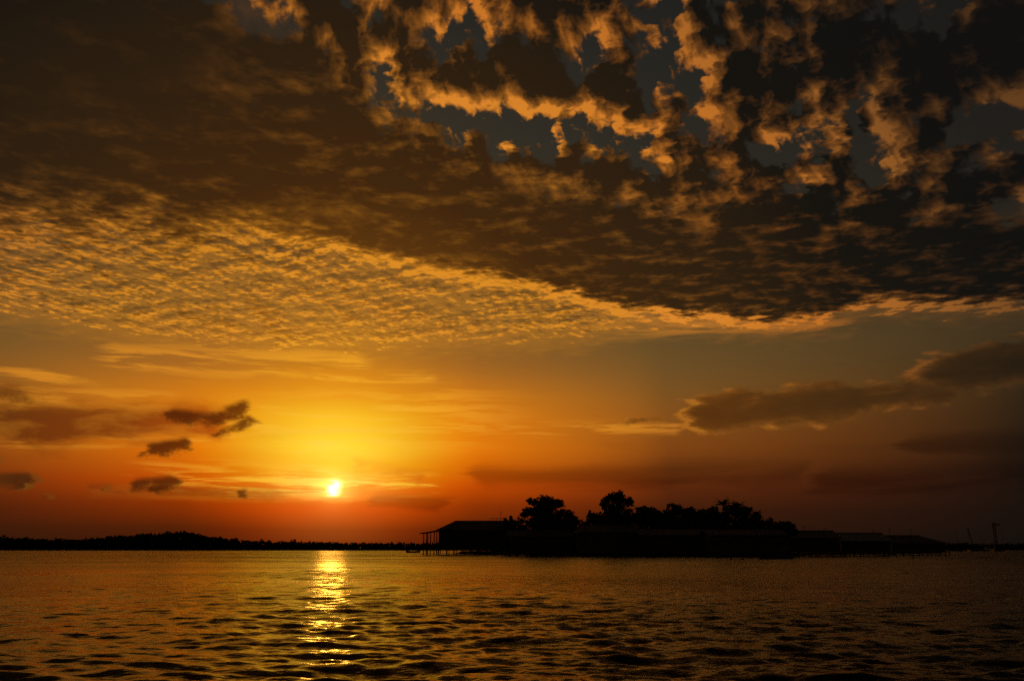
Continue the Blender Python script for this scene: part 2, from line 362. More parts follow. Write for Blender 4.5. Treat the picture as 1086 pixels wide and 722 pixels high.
# ------------------------------------------------------------------ the water: one sheet, real waves near the eye
def build_water():
    rs = np.random.RandomState(7)
    rows = np.concatenate([[0.6, 2.0, 4.0], np.geomspace(6.0, 420.0, 760), np.geomspace(440, 30000, 60)])
    front = np.radians(np.linspace(-36, 36, 620))
    side = np.radians(np.concatenate([np.linspace(-180, -37, 60), ]))
    ang = np.concatenate([side, front, -side[::-1][:-1]])
    R, A = np.meshgrid(rows, ang, indexing='ij')
    X, Y = R * np.sin(A), R * np.cos(A)
    dr = np.gradient(rows)[:, None] * np.ones_like(R)
    da = R * np.gradient(ang)[None, :]
    # patches of stronger and weaker ripple
    patch = 0.8 + 0.5 * np.sin(X * 0.11 + 1.3 * np.sin(Y * 0.05)) * np.sin(Y * 0.07 + 0.6 + 0.8 * np.sin(X * 0.06))
    Z = np.zeros_like(X)
    nw = 80
    lam = np.geomspace(0.22, 4.5, nw)
    for L in lam:
        th = rs.normal(math.radians(-8), math.radians(24))      # travelling roughly towards the eye
        k = 2 * math.pi / L
        kx, ky = k * math.sin(th), -k * math.cos(th)
        slope = 0.033 if L < 1.1 else (0.018 if L < 2.0 else 0.010)
        amp = slope / k * rs.uniform(0.6, 1.4)
        sp = np.maximum(dr * abs(math.cos(th)), da * abs(math.sin(th)) + 1e-9)
        fade = np.clip((L / 3.0 - sp) / (L / 6.0), 0, 1)
        ph = kx * X + ky * Y + rs.uniform(0, 2 * math.pi)
        Z += amp * fade * patch * (np.sin(ph) + 0.22 * np.cos(2 * ph))
    nr, na = R.shape
    co = np.stack([X, Y, Z], -1).reshape(-1, 3)
    co = np.concatenate([co, [[0, 0, 0]]])
    i = np.arange(nr - 1)[:, None] * na; j = np.arange(na)[None, :]; j2 = (j + 1) % na
    quads = np.stack([i + j, i + na + j, i + na + j2, i + j2], -1).reshape(-1, 4)[:, ::-1]
    c = len(co) - 1
    tris = np.stack([np.full(na, c), np.arange(na), (np.arange(na) + 1) % na], -1)[:, ::-1]
    me = bpy.data.meshes.new('water')
    nl = quads.size + tris.size
    me.vertices.add(len(co)); me.vertices.foreach_set('co', co.ravel())
    me.loops.add(nl); me.loops.foreach_set('vertex_index', np.concatenate([quads.ravel(), tris.ravel()]))
    npol = len(quads) + len(tris)
    me.polygons.add(npol)
    starts = np.concatenate([np.arange(len(quads)) * 4, quads.size + np.arange(len(tris)) * 3])
    me.polygons.foreach_set('loop_start', starts)
    me.polygons.foreach_set('use_smooth', np.ones(npol, dtype=bool))
    me.update(calc_edges=True); me.validate()
    o = bpy.data.objects.new('water', me); col.objects.link(o)
    m = bpy.data.materials.new('water'); m.use_nodes = True
    nt = m.node_tree; b = nt.nodes['Principled BSDF']; k = Nodes(nt)
    pos = nt.nodes.new('ShaderNodeNewGeometry').outputs['Position']
    b.inputs['Base Color'].default_value = (0.010, 0.009, 0.006, 1)
    b.inputs['IOR'].default_value = 1.333
    b.inputs['Specular IOR Level'].default_value = 0.2
    b.inputs['Specular Tint'].default_value = (1.0, 0.76, 0.48, 1)        # warm tint put into the reflections to redden the mirrored sky
    b.inputs['Roughness'].default_value = 0.13
    s = k.v('MULTIPLY', pos, (0.62, 1.0, 1.0))
    w1 = k.noise(s, 2.6, 3, 0.55, 0.3)
    w2 = k.noise(k.v('MULTIPLY', pos, (0.42, 1.0, 1.0)), 0.55, 3, 0.55, 0.4)
    w3 = k.noise(k.v('MULTIPLY', pos, (0.5, 1.0, 1.0)), 0.035, 3, 0.6)     # calm and ruffled patches
    w0 = k.noise(k.v('MULTIPLY', pos, (0.7, 1.0, 1.0)), 9.0, 2, 0.5, 0.2)
    h = k.add(k.add(k.mul(w0, 0.012), k.mul(w1, 0.060)), k.mul(w2, 0.12))
    bp = nt.nodes.new('ShaderNodeBump'); bp.inputs['Distance'].default_value = 1.0
    k.put(bp.inputs['Strength'], k.rng(w3, 0.33, 0.66, 0.35, 1.35))
    k.put(bp.inputs['Height'], h)
    nt.links.new(bp.outputs[0], b.inputs['Normal'])
    # the open channel is ruffled by finer wind ripples than the lee by the quay
    w4 = k.noise(k.v('MULTIPLY', pos, (0.25, 1.0, 1.0)), 0.12, 4, 0.6, 0.3)
    offs = k.rng(k.sep(pos)[1], 14.0, 150.0, 0.10, 0.32, smooth=False)
    k.put(b.inputs['Roughness'], k.m('MULTIPLY', offs, k.rng(w4, 0.35, 0.65, 0.65, 1.25)))
    me.materials.append(m)
    tag(o, 'dark rippled water with an orange sun path', 'water', kind='structure')
build_water()
# ------------------------------------------------------------------ placing helpers
def at(px, py, Y):
    """point at depth Y (metres north of the eye) seen at a photograph pixel"""
    d = ray(px, py); t = Y / d.y
    return Vector((d.x * t, Y, CAMZ + d.z * t))
def ground(px, row):
    """point of the water surface under a photograph pixel"""
    d = ray(px, row); t = -CAMZ / d.z
    return Vector((d.x * t, d.y * t, 0.0))
def X_at(px, Y): return at(px, HORIZON, Y).x
def Z_at(row, Y, px=W / 2): return at(px, row, Y).z

M = dict(
    timber=material('weathered_timber', (0.09, 0.065, 0.045), 0.85, 0.35, 2.0),
    wall=material('painted_boards', (0.08, 0.065, 0.05), 0.85, 0.35, 1.2),
    pale=material('pale_boards', (0.11, 0.095, 0.075), 0.8, 0.25, 1.2),
    zinc=material('rusty_zinc_sheet', (0.07, 0.05, 0.04), 0.75, 0.4, 0.8),
    bright=material('new_zinc_sheet', (0.15, 0.15, 0.155), 0.65, 0.2, 0.8),
    glass=material('dark_glass', (0.02, 0.022, 0.025), 0.15, 0.2, 1.0),
    bark=material('bark', (0.07, 0.05, 0.035), 0.9, 0.35, 3.0),
    leaf=material('tree_leaves', (0.035, 0.05, 0.018), 0.7, 0.45, 0.6),
    palm=material('palm_fronds', (0.045, 0.06, 0.02), 0.6, 0.4, 0.8),
    wood=material('mangrove_leaves', (0.03, 0.042, 0.016), 0.75, 0.45, 0.15),
    mud=material('mud_and_grass', (0.05, 0.042, 0.028), 0.9, 0.4, 0.25),
    hull=material('boat_paint', (0.07, 0.055, 0.045), 0.6, 0.3, 2.0),
    white=material('white_boat_paint', (0.7, 0.7, 0.68), 0.5, 0.1, 2.0),
    steel=material('dark_steel', (0.08, 0.075, 0.07), 0.5, 0.3, 1.0, 0.4),
    tank=material('black_plastic_tank', (0.03, 0.03, 0.032), 0.4, 0.2, 1.0),
)

def link(name, me, m, parent=None):
    o = bpy.data.objects.new(name, me); col.objects.link(o)
    if m is not None and not me.materials: me.materials.append(m)
    if parent is not None: o.parent = parent
    return o
def build(name, bm, m, parent=None, smooth=False):
    me = bpy.data.meshes.new(name); bmesh.ops.recalc_face_normals(bm, faces=bm.faces)
    if smooth:
        for f in bm.faces: f.smooth = True
    bm.to_mesh(me); bm.free()
    return link(name, me, m, parent)
def thing(name, loc, label, cat, group=None, rz=0.0):
    o = bpy.data.objects.new(name, None); o.empty_display_size = 0.5; col.objects.link(o)
    o.location = loc; o.rotation_euler = (0, 0, rz)
    return tag(o, label, cat, group)
def box(bm, x0, x1, y0, y1, z0, z1):
    v = [bm.verts.new(p) for p in ((x0,y0,z0),(x1,y0,z0),(x1,y1,z0),(x0,y1,z0),(x0,y0,z1),(x1,y0,z1),(x1,y1,z1),(x0,y1,z1))]
    for f in ((0,3,2,1),(4,5,6,7),(0,1,5,4),(1,2,6,5),(2,3,7,6),(3,0,4,7)): bm.faces.new([v[i] for i in f])
def tube(bm, pts, radii, n=7):
    rings = []
    pts = [Vector(p) for p in pts]
    for i, p in enumerate(pts):
        t = (pts[min(i + 1, len(pts) - 1)] - pts[max(i - 1, 0)]).normalized()
        a = t.orthogonal().normalized(); b = t.cross(a)
        rings.append([bm.verts.new(p + (a * math.cos(2*math.pi*k/n) + b * math.sin(2*math.pi*k/n)) * radii[i]) for k in range(n)])
    for r0, r1 in zip(rings, rings[1:]):
        for k in range(n): bm.faces.new((r0[k], r0[(k+1) % n], r1[(k+1) % n], r1[k]))
    bm.faces.new(rings[0][::-1]); bm.faces.new(rings[-1])

# ------------------------------------------------------------------ land
def land(name, front, back_y, top, seed, label):
    """low bank of ground: front edge from a list of (x, y), running back to back_y"""
    rnd = random.Random(seed); bm = bmesh.new()
    pts = []
    for (a, b) in zip(front, front[1:]):
        n = 8
        for i in range(n):
            t = i / n; pts.append(Vector((a[0] + (b[0]-a[0])*t + rnd.uniform(-.5,.5), a[1] + (b[1]-a[1])*t + rnd.uniform(-.8,.8), 0)))
    pts.append(Vector((*front[-1], 0)))
    rows = []
    for f, z in ((0.0, -0.6), (0.008, 0.4), (0.02, 0.85), (0.1, 1.0), (0.6, 1.0), (1.0, 0.5), (1.05, -0.6)):
        r = []
        for i, p in enumerate(pts):
            e = min(1.0, min(i, len(pts) - 1 - i) / 3.0)
            zz = z * top * (e if z > 0 else 1) * rnd.uniform(0.8, 1.2) - (0.5 * (1 - e) if z > 0 else 0)
            r.append(bm.verts.new((p.x * (1 + 0.02 * f), p.y + (back_y - p.y) * f, zz)))
        rows.append(r)
    for r0, r1 in zip(rows, rows[1:]):
        for k in range(len(r0) - 1): bm.faces.new((r0[k], r0[k+1], r1[k+1], r1[k]))
    o = build(name, bm, M['mud'], None, True)
    tag(o, label, None, kind='structure')
    return o

# shoreline of the near village: photograph column, row of the waterline
SHORE = [(474, 587.6), (520, 588.2), (565, 589.5), (610, 590.0), (680, 590.0), (760, 590.2), (820, 590.2), (880, 588.8), (940, 588.0), (985, 587.3), (1003, 586.9)]
land('village_ground', [tuple(ground(p, r - 0.5).xy) for p, r in SHORE], 330.0, 0.8, 3, 'low muddy ground of the village shore')
FAR_L, FAR_R = 560.0, 620.0
land('far_shore', [(X_at(p, FAR_L), FAR_L) for p in (-420, -150, 0, 150, 300, 440, 560)], 760.0, 1.2, 5, 'low far shore across the water')
land('far_shore', [(X_at(p, FAR_R), FAR_R) for p in (900, 980, 1100, 1300, 1500)], 800.0, 1.2, 6, 'low far shore behind the harbour')

# ------------------------------------------------------------------ foliage
def leaf_mesh(name, lobes, size, density, seed, hollow=0.35):
    """many small leaf faces spread through ellipsoid lobes (x, y, z, rx, ry, rz)"""
    rs = np.random.RandomState(seed); V = []; n_tot = 0
    for (x, y, z, rx, ry, rz) in lobes:
        n = max(30, int(density * (rx * ry * rz) ** (2 / 3) / size ** 2))
        d = rs.normal(size=(n, 3)); d /= np.linalg.norm(d, axis=1)[:, None]
        # clumps: pull the leaves towards a few twig ends so gaps stay open between them
        k = max(5, n // 14)
        c = rs.normal(size=(k, 3)); c /= np.linalg.norm(c, axis=1)[:, None]
        c *= (hollow + (1 - hollow) * rs.rand(k, 1) ** 0.5) * rs.uniform(0.82, 1.1, size=(k, 1))
        who = rs.randint(0, k, n)
        p = c[who] + d * (rs.rand(n, 1) ** 0.6) * 0.30
        p = p * np.array([rx, ry, rz]) + np.array([x, y, z])
        a = rs.normal(size=(n, 3)); a /= np.linalg.norm(a, axis=1)[:, None]
        b = np.cross(a, rs.normal(size=(n, 3))); b /= np.linalg.norm(b, axis=1)[:, None]
        s = size * rs.uniform(0.6, 1.35, size=(n, 1))
        V.append(np.stack([p + a * s, p + b * s * 0.6, p - a * s, p - b * s * 0.6], 1).reshape(-1, 3)); n_tot += n
    V = np.concatenate(V)
    me = bpy.data.meshes.new(name)
    me.vertices.add(len(V)); me.vertices.foreach_set('co', V.ravel())
    me.loops.add(len(V)); me.loops.foreach_set('vertex_index', np.arange(len(V)))
    me.polygons.add(n_tot); me.polygons.foreach_set('loop_start', np.arange(n_tot) * 4)
    me.update(calc_edges=True)
    return me

def tree(name, label, trunk_px, Y, lobes_px, seed, size=0.21, density=18.0, cat='tree', group=None, tr=0.32):
    """lobes_px: (column, row, radius in px[, flattening]) read from the crown's outline at depth Y"""
    rnd = random.Random(seed); k = Y / FPX
    base = at(trunk_px, HORIZON, Y); base.z = 0.45
    t = thing(name, base, label, cat, group)
    L = []
    for q in lobes_px:
        c = at(q[0], q[1], Y) - base; r = q[2] * k * 1.1; fl = q[3] if len(q) > 3 else 0.8
        L.append((c.x, c.y + rnd.uniform(-1, 1) * r * 0.9, c.z, r, r * rnd.uniform(0.9, 1.3), r * fl))
    link('crown', leaf_mesh('crown', L, size, density, seed), M['leaf'], t)
    bm = bmesh.new()
    fork = min(l[2] - l[5] for l in L); fork = max(0.8, min(fork, 0.45 * max(l[2] for l in L)))
    tube(bm, [(0,0,-0.6), (0.05,0,0.5), (rnd.uniform(-.2,.2),0,fork*0.6), (rnd.uniform(-.3,.3),0,fork)], [tr*1.5, tr*1.1, tr*0.9, tr*0.8], 8)
    for l in L:
        e = Vector((l[0], l[1], l[2])); s0 = Vector((0, 0, fork * 0.85))
        mid = s0.lerp(e, 0.5) + Vector((rnd.uniform(-.3,.3), rnd.uniform(-.3,.3), rnd.uniform(-.1,.5)))
        tube(bm, [s0, mid, e, e + (e - mid) * 0.35], [tr*0.6, tr*0.4, tr*0.22, tr*0.06], 6)
        for _ in range(3):
            a = mid.lerp(e, rnd.uniform(0.4, 1.0)); b = e + Vector((rnd.uniform(-1,1)*l[3], rnd.uniform(-1,1)*l[4], rnd.uniform(-.3,1)*l[5])) * 0.8
            tube(bm, [a, a.lerp(b, 0.5) + Vector((0,0,.1)), b], [tr*0.2, tr*0.13, tr*0.03], 5)
    build('trunk', bm, M['bark'], t, True)
    return t

tree('rain_tree', 'largest broad-crowned tree, left of the village, layered umbrella crown over low roofs', 580, 200,
     [(565,532,6.5,.6),(579,530,8,.6),(591,534,7,.6),(561,542,7,.6),(575,544,12,.6),(597,545,8.5,.55),(606,549,6.5,.5),(610,553,4.5,.6),(556,546,4.5,.6),(586,555,13,.7),(570,556,12,.7),(600,557,9,.7),(580,538,9,.6)], 11, tr=.45)
tree('shade_tree', 'small round tree at the left foot of the tall open-crowned tree', 632, 192,
     [(627,545.5,4.5),(636,546,4.5),(631,552,6.5),(640,552,4),(625,552,4)], 12, tr=.2)
tree('shade_tree', 'tallest open-crowned tree above the middle of the village', 655, 196,
     [(655,527.5,7.5,.75),(643,531,5,.7),(640,535.5,5,.6),(666,532,6.5,.75),(648,528,5),(654,537,8,.7),(666,542,4.5,.7),(650,546,9,.8),(662,549,8,.8),(641,540,3,.6),(655,556,10,.8)], 13, tr=.38)
tree('shade_tree', 'flat-topped bushy tree right of the tall open-crowned tree', 687, 194,
     [(679,542,5.5),(685,541,5),(691,543,5.5),(697,545,5),(685,550,9),(695,552,7),(675,551,5),(672,546,3)], 14, tr=.3)
tree('shade_tree', 'tree with a knob-like top left of the palms', 718, 198,
     [(713,536.5,4.2),(719,540,5.5),(726,543,5),(708,545,5.5),(734,541,5),(738,545,4),(718,549,10),(731,551,8),(707,553,6)], 15, tr=.32)
tree('shade_tree', 'low rounded tree directly left of the tallest palm', 752, 196,
     [(757,541.5,4.8),(750,543,5),(743,546,4.5),(752,550,8),(742,554,7)], 16, tr=.25)
tree('shade_tree', 'bushy tree crowded behind the palms', 778, 203,
     [(774,540,6),(781,541,6.5),(792,542,6),(768,547,7),(801,548,5),(787,547,7),(785,553,8),(797,553,6),(806,555,5)], 17, tr=.25)
tree('shade_tree', 'broad tree filling the gap between the knob-topped tree and the palms', 742, 206,
     [(733,546,7),(745,545,6),(756,547,6),(740,553,9),(752,554,9),(764,549,6)], 19, tr=.28)
tree('shade_tree', 'leafy tree behind the flat-topped tree, right half hidden by the knob-topped tree', 702, 207,
     [(700,547,6),(707,549,6),(694,552,8),(704,555,9)], 20, tr=.26)
tree('bush', 'leafy bush filling the narrow gap between the two left gabled stilt houses', 609, 193,
     [(606,565,5),(612,564,5),(609,570,6),(606,577,6),(612,577,6),(609,582,6)], 24, cat='bush', tr=.12)
tree('bush', 'dense rounded bush at the left end of the long sheds', 832, 178,
     [(827,557,5),(834,556.5,5),(839,559,4.5),(822,560,5),(830,564,8),(842,564,5)], 18, cat='bush', tr=.14)

def palm(label, px, Y, top_row, crown_px, seed, lean=0.0):
    rnd = random.Random(seed); base = at(px, HORIZON, Y); base.z = 0.45
    t = thing('palm_tree', base, label, 'palm tree', 'palms above the village roofs')
    h = Z_at(top_row, Y) - base.z; R = crown_px * Y / FPX
    bm = bmesh.new()
    tube(bm, [(0,0,-.6), (lean*.15,0,h*.25), (lean*.5,0,h*.6), (lean,0,h)], [.26,.19,.16,.13], 8)
    build('trunk', bm, M['bark'], t, True)
    me = None
    for k in range(22):
        if me is None or k % 6 == 0:
            bm = bmesh.new(); n = 9; droop = rnd.uniform(0.25, 0.75)
            P = [Vector((R*1.15*i/n, 0, R*(0.45*i/n - droop*(i/n)**2))) for i in range(n + 1)]
            tube(bm, P, [0.05 - 0.004*i for i in range(n + 1)], 4)
            for i in range(1, n + 1):
                w = R * 0.34 * math.sin(math.pi * (0.15 + 0.8 * i / n))
                for s in (-1, 1):
                    for j in (0.0, 0.5):
                        q = P[i-1].lerp(P[i], j)
                        a = bm.verts.new(q); b = bm.verts.new(q + Vector((0.11,0,0.01))); c = bm.verts.new(q + Vector((w*.55, s*w, -w*.35)))
                        bm.faces.new((a, b, c))
            me = bpy.data.meshes.new('frond'); bm.to_mesh(me); bm.free(); me.materials.append(M['palm'])
        f = link('frond', me, None, t)
        f.location = (lean, 0, h); f.rotation_euler = (rnd.uniform(-.2,.2), rnd.uniform(-0.95, 0.45), k * 2.4 + rnd.uniform(-.3,.3))
palm('tallest spiky palm standing above the village trees', 768.5, 192, 534.5, 8.5, 21, .2)
palm('second palm, full crown, just right of the tallest palm', 786.5, 194, 538.5, 9.5, 22, -.2)
palm('shortest palm at the right end of the tree line', 803, 190, 546.5, 7.0, 23, .3)

# undergrowth that fills the gaps between the roofs and the trees
SHRUBS = [(548,554,9,'shrub at the left foot of the largest tree'), (612,556,9,'shrub between the largest tree and the small round tree'),
          (646,555,10,'shrub below the tall open-crowned tree'), (668,554,10,'shrub between the tall tree and the flat-topped tree'), (700,554,10,'shrub right of the flat-topped bushy tree'),
          (724,555,10,'shrub under the tree with the knob-like top'), (748,555,10,'shrub under the low rounded tree'), (771,555,10,'shrub under the tallest palm'),
          (793,555,10,'shrub under the second palm'), (812,555,9,'shrub under the shortest palm')]
for i, (p, r, s, lab) in enumerate(SHRUBS):
    tree('shrub', lab, p, 204 + (i * 7) % 9, [(p-s*.7,r+1,s*.7),(p+s*.6,r,s*.75),(p,r+4,s),(p-s,r+8,s*.9),(p+s,r+8,s*.9),(p,r+11,s),(p-s*.6,r+19,s),(p+s*.6,r+19,s)], 60+i, 0.24, 7.0, 'shrub', 'shrubs among the village roofs', 0.1)

# far woods: one mass of crowns on each far shore
def far_wood(Y0, prof, x0, x1, seed, label):
    rnd = random.Random(seed); L = []; p = x0
    while p < x1:
        row = np.interp(p, [a for a, b in prof], [b for a, b in prof])
        for depth in (0, 22, 48):
            Y = Y0 + 6 + depth + rnd.uniform(-4, 4); k = Y / FPX
            q = p + rnd.uniform(-2, 2); rr = row + rnd.uniform(-1.0, 1.4) + (0.6 if depth == 0 else 0)
            zt = Z_at(rr, Y); r = rnd.uniform(2.6, 4.2) * k
            if depth == 22 and rnd.random() < 0.10: zt += 1.0
            z = zt - r * 0.7
            while z > -0.5:
                L.append((X_at(q, Y), Y, z, r * 1.1, r, r * 0.75)); z -= r * 0.9
        p += 3.0
    o = link('wooded_shore', leaf_mesh('wooded_shore', L, 0.5, 6.0, seed, 0.2), M['wood'])
    tag(o, label, None, kind='stuff')
far_wood(FAR_L, [(-420,570),(-60,569),(0,569.5),(30,570.5),(60,571.5),(85,572),(105,569.5),(130,567.5),(152,566),(172,565),(192,564.3),(206,565),(216,567.5),(235,570.5),(265,573),(300,574),(350,574.8),(400,575.6),(440,575.5),(470,576),(560,576)], -400, 520, 31, 'dark wooded far shore along the horizon on the left')
far_wood(FAR_R, [(900,578),(985,577),(1020,576.2),(1050,576.8),(1080,576),(1200,575),(1500,573)], 960, 1400, 32, 'dark low far shore behind the harbour cranes')

# ------------------------------------------------------------------ houses on stilts
def gable(bm, x0, x1, y0, y1, ze, zr, over=0.5, hip0=0.0, hip1=0.0, th=0.12):
    """ridge along x; hip0 and hip1 pull the ridge in at either end"""
    ym = (y0 + y1) / 2
    for dz in (0,):
        e = [(x0-over,y0-over,ze),(x1+over,y0-over,ze),(x1+over,y1+over,ze),(x0-over,y1+over,ze)]
        r = [(x0-over+hip0,ym,zr),(x1+over-hip1,ym,zr)]
    def ring(d): return [bm.verts.new((a,b,c+d)) for a,b,c in e+r]
    T, B = ring(th), ring(0.0)
    for R, fl in ((T, False), (B, True)):
        fs = [(0,1,5,4),(2,3,4,5),(1,2,5),(3,0,4)]
        for f in fs:
            if len(f) == 3 and not ((f == (1,2,5) and hip1 > 0) or (f == (3,0,4) and hip0 > 0)): continue
            bm.faces.new([R[i] for i in (f[::-1] if fl else f)])
    edge = [0,1]
    bm.faces.new((B[0],B[1],T[1],T[0])); bm.faces.new((B[2],B[3],T[3],T[2]))
    if hip1 > 0: bm.faces.new((B[1],B[2],T[2],T[1]))
    else: bm.faces.new((B[1],B[5],T[5],T[1])); bm.faces.new((B[5],B[2],T[2],T[5]))
    if hip0 > 0: bm.faces.new((B[3],B[0],T[0],T[3]))
    else: bm.faces.new((B[3],B[4],T[4],T[3])); bm.faces.new((B[4],B[0],T[0],T[4]))

def opening(t, name, x, z, w, h, y):
    """framed window or door on a front wall lying at y"""
    o = thing_part = None
    bm = bmesh.new(); box(bm, x-w/2, x+w/2, y-0.03, y+0.02, z, z+h)
    o = build(name, bm, M['glass'] if name == 'window' else M['timber'], t)
    bm = bmesh.new()
    for a in ((x-w/2-.08,x-w/2,z-.08,z+h+.08),(x+w/2,x+w/2+.08,z-.08,z+h+.08),(x-w/2,x+w/2,z-.08,z),(x-w/2,x+w/2,z+h,z+h+.08)):
        box(bm, a[0], a[1], y-0.07, y+0.02, a[2], a[3])
    build('frame', bm, M['timber'], o)
    if name == 'window':
        bm = bmesh.new(); box(bm, x-.03, x+.03, y-0.05, y-0.032, z, z+h); build('mullion', bm, M['timber'], o)
    return o

def stilt_house(label, px0, px1, Y, depth, floor_row, eave_row, ridge_row, roof='zinc', wall='wall', hip=(0,0), wins=3, doors=1, rz=0.0, antenna=(), over=0.5, apron=1.4, seed=1, name='stilt_house', cat='house'):
    rnd = random.Random(seed)
    pm = (px0 + px1) / 2
    c = at(pm, HORIZON, Y); c.z = 0
    t = thing(name, c, label, cat, 'stilt buildings along the village shore', rz)
    k = Y / FPX
    x0, x1 = (px0 - pm) * k, (px1 - pm) * k
    y0, y1 = 0.0, depth
    zf, ze, zr = Z_at(floor_row, Y), Z_at(eave_row, Y), Z_at(ridge_row, Y)
    zf = max(zf, 0.55)
    bm = bmesh.new(); box(bm, x0-.1, x1+.1, y0-apron, y1, zf-.22, zf); build('deck', bm, M['timber'], t)
    # walls as board panels with the gable filled in
    bm = bmesh.new(); th = .12
    box(bm, x0, x1, y0, y0+th, zf, ze); box(bm, x0, x1, y1-th, y1, zf, ze)
    box(bm, x0, x0+th, y0+th, y1-th, zf, ze); box(bm, x1-th, x1, y0+th, y1-th, zf, ze)
    ym = (y0 + y1) / 2
    for xa, h in ((x0, hip[0]), (x1-th, hip[1])):
        if h == 0:
            v = [bm.verts.new(p) for p in ((xa,y0,ze+.002),(xa,y1,ze+.002),(xa,ym,zr-.06),(xa+th,y0,ze+.002),(xa+th,y1,ze+.002),(xa+th,ym,zr-.06))]
            for f in ((0,1,2),(5,4,3),(0,3,4,1),(1,4,5,2),(2,5,3,0)): bm.faces.new([v[i] for i in f])
    # upright cover boards
    n = max(4, int((x1 - x0) / 0.9))
    for i in range(n + 1):
        x = x0 + .04 + (x1 - x0 - .14) * i / n; box(bm, x, x+.06, y0-.025, y0-.001, zf+.01, ze-.01)
    build('wall', bm, M[wall], t)
    bm = bmesh.new(); gable(bm, x0, x1, y0, y1, ze-.05, zr, over, hip[0]*k, hip[1]*k)
    rf = build('roof', bm, M[roof], t)
    bm = bmesh.new(); tube(bm, [(x0-over+hip[0]*k, ym, zr+.14), (x1+over-hip[1]*k, ym, zr+.14)], [.1,.1], 6); build('ridge_cap', bm, M[roof], rf)
    slots = wins + doors
    for i in range(slots):
        x = x0 + (x1 - x0) * (i + .5) / slots + rnd.uniform(-.2,.2)
        hh = ze - zf
        if doors and i == slots // 2: opening(t, 'door', x, zf+.02, .9, min(2.0, hh*.75), y0-.03)
        else: opening(t, 'window', x, zf + hh*.38, 1.0, min(1.1, hh*.4), y0-.03)
    sm = []
    for kind in range(3):
        bm = bmesh.new(); h = zf - .2
        tube(bm, [(0,0,-1.6), (rnd.uniform(-.05,.05),rnd.uniform(-.05,.05),h*.5), (0,0,h)], [.11,.1,.09], 7)
        me = bpy.data.meshes.new('stilt'); bm.to_mesh(me); bm.free(); me.materials.append(M['timber']); sm.append(me)
    n = max(3, int((x1 - x0) / 1.9))
    for i in range(n + 1):
        for y in (y0-apron+.15, y0+.6, y1-.5):
            s = link('stilt', sm[(i*7+int(y)) % 3], None, t); s.location = (x0 + (x1-x0)*i/n + rnd.uniform(-.25,.25), y + rnd.uniform(-.2,.2), 0); s.rotation_euler = (rnd.uniform(-.04,.04), rnd.uniform(-.05,.05), rnd.uniform(0,6))
    for (p, row) in antenna:
        bm = bmesh.new(); x = (p - pm) * k; z = Z_at(row, Y); zb = ze + .2
        tube(bm, [(x, ym, zb), (x, ym, z)], [.05,.04], 5)
        for j, w in enumerate((.9,.75,.6)): tube(bm, [(x-w/2, ym, z-.15-j*.25), (x+w/2, ym, z-.15-j*.25)], [.025,.025], 4)
        build('antenna', bm, M['steel'], t)
    return t, (x0, x1, y0, y1, zf, ze, zr, k, pm)

# the house with the open porch at the left end
h, d = stilt_house('hip-roofed stilt house with an open porch at the left tip of the village', 466, 532, 228, 9.0, 582.2, 562.0, 552.2, hip=(18,3), wins=5, doors=1, over=.7, seed=41)
x0, x1, y0, y1, zf, ze, zr, k, pm = d
px = lambda p: (p - pm) * k
bm = bmesh.new()
xa, xb = px(446.5), px(480); za, zb = Z_at(565.6, 228), Z_at(560.2, 228)
v = [bm.verts.new(p) for p in ((xa,-1.6,za),(xb,-1.6,zb),(xb,7.5,zb),(xa,7.5,za),(xa,-1.6,za+.14),(xb,-1.6,zb+.14),(xb,7.5,zb+.14),(xa,7.5,za+.14))]
for f in ((0,3,2,1),(4,5,6,7),(0,1,5,4),(1,2,6,5),(2,3,7,6),(3,0,4,7)): bm.faces.new([v[i] for i in f])
build('porch_roof', bm, M['zinc'], h)
bm = bmesh.new(); box(bm, px(447.5), px(466)-.12, -1.4, 7.2, zf-.22, zf); build('porch_deck', bm, M['timber'], h)
for p in (451.0, 455.2, 461.8):
    for y in (-1.1, 6.6):
        bm = bmesh.new(); tube(bm, [(px(p),y,-1.5), (px(p),y,za+.02+(px(p)-xa)*(zb-za)/(xb-xa))], [.14,.12], 8); build('porch_post', bm, M['timber'], h)
bm = bmesh.new()
box(bm, px(448), px(466)-.13, -1.35, -1.27, zf+.85, zf+.95); box(bm, px(448), px(466)-.13, -1.34, -1.28, zf+.4, zf+.48)
for i in range(9): x = px(448) + (px(465.5)-px(448))*i/8; box(bm, x-.03, x+.03, -1.345, -1.275, zf, zf+.849)
build('railing', bm, M['timber'], h)

# flat-roofed house with the terrace behind it
Y = 236.0; k = Y / FPX; c = at(534, HORIZON, Y); c.z = 0.0
t = thing('terrace_house', c, 'taller flat-roofed house with roof terrace railing and water tank behind the porch house', 'house', 'stilt buildings along the village shore')
zt = Z_at(552.0, Y); zb = 0.6; hw = 13.5 * k
bm = bmesh.new(); box(bm, -hw, hw, 1.2, 9.5, zb, zt-.25); build('wall', bm, M['pale'], t)
bm = bmesh.new(); box(bm, -hw-.3, hw+.3, .8, 9.9, zt-.245, zt); build('roof', bm, M['zinc'], t)
for i in range(3): opening(t, 'window', -2.3 + 2.3*i, zt-2.1, 1.0, 1.1, 1.17)
bm = bmesh.new(); zr2 = Z_at(549.2, Y)
tube(bm, [(-hw-.2,1.0,zr2),(hw*.15,1.0,zr2)], [.05,.05], 5)
for i in range(8): x = -hw-.2 + (hw*1.15+.2)*i/7; tube(bm, [(x,1.0,zt-.02),(x,1.0,zr2)], [.04,.04], 5)
build('railing', bm, M['steel'], t)
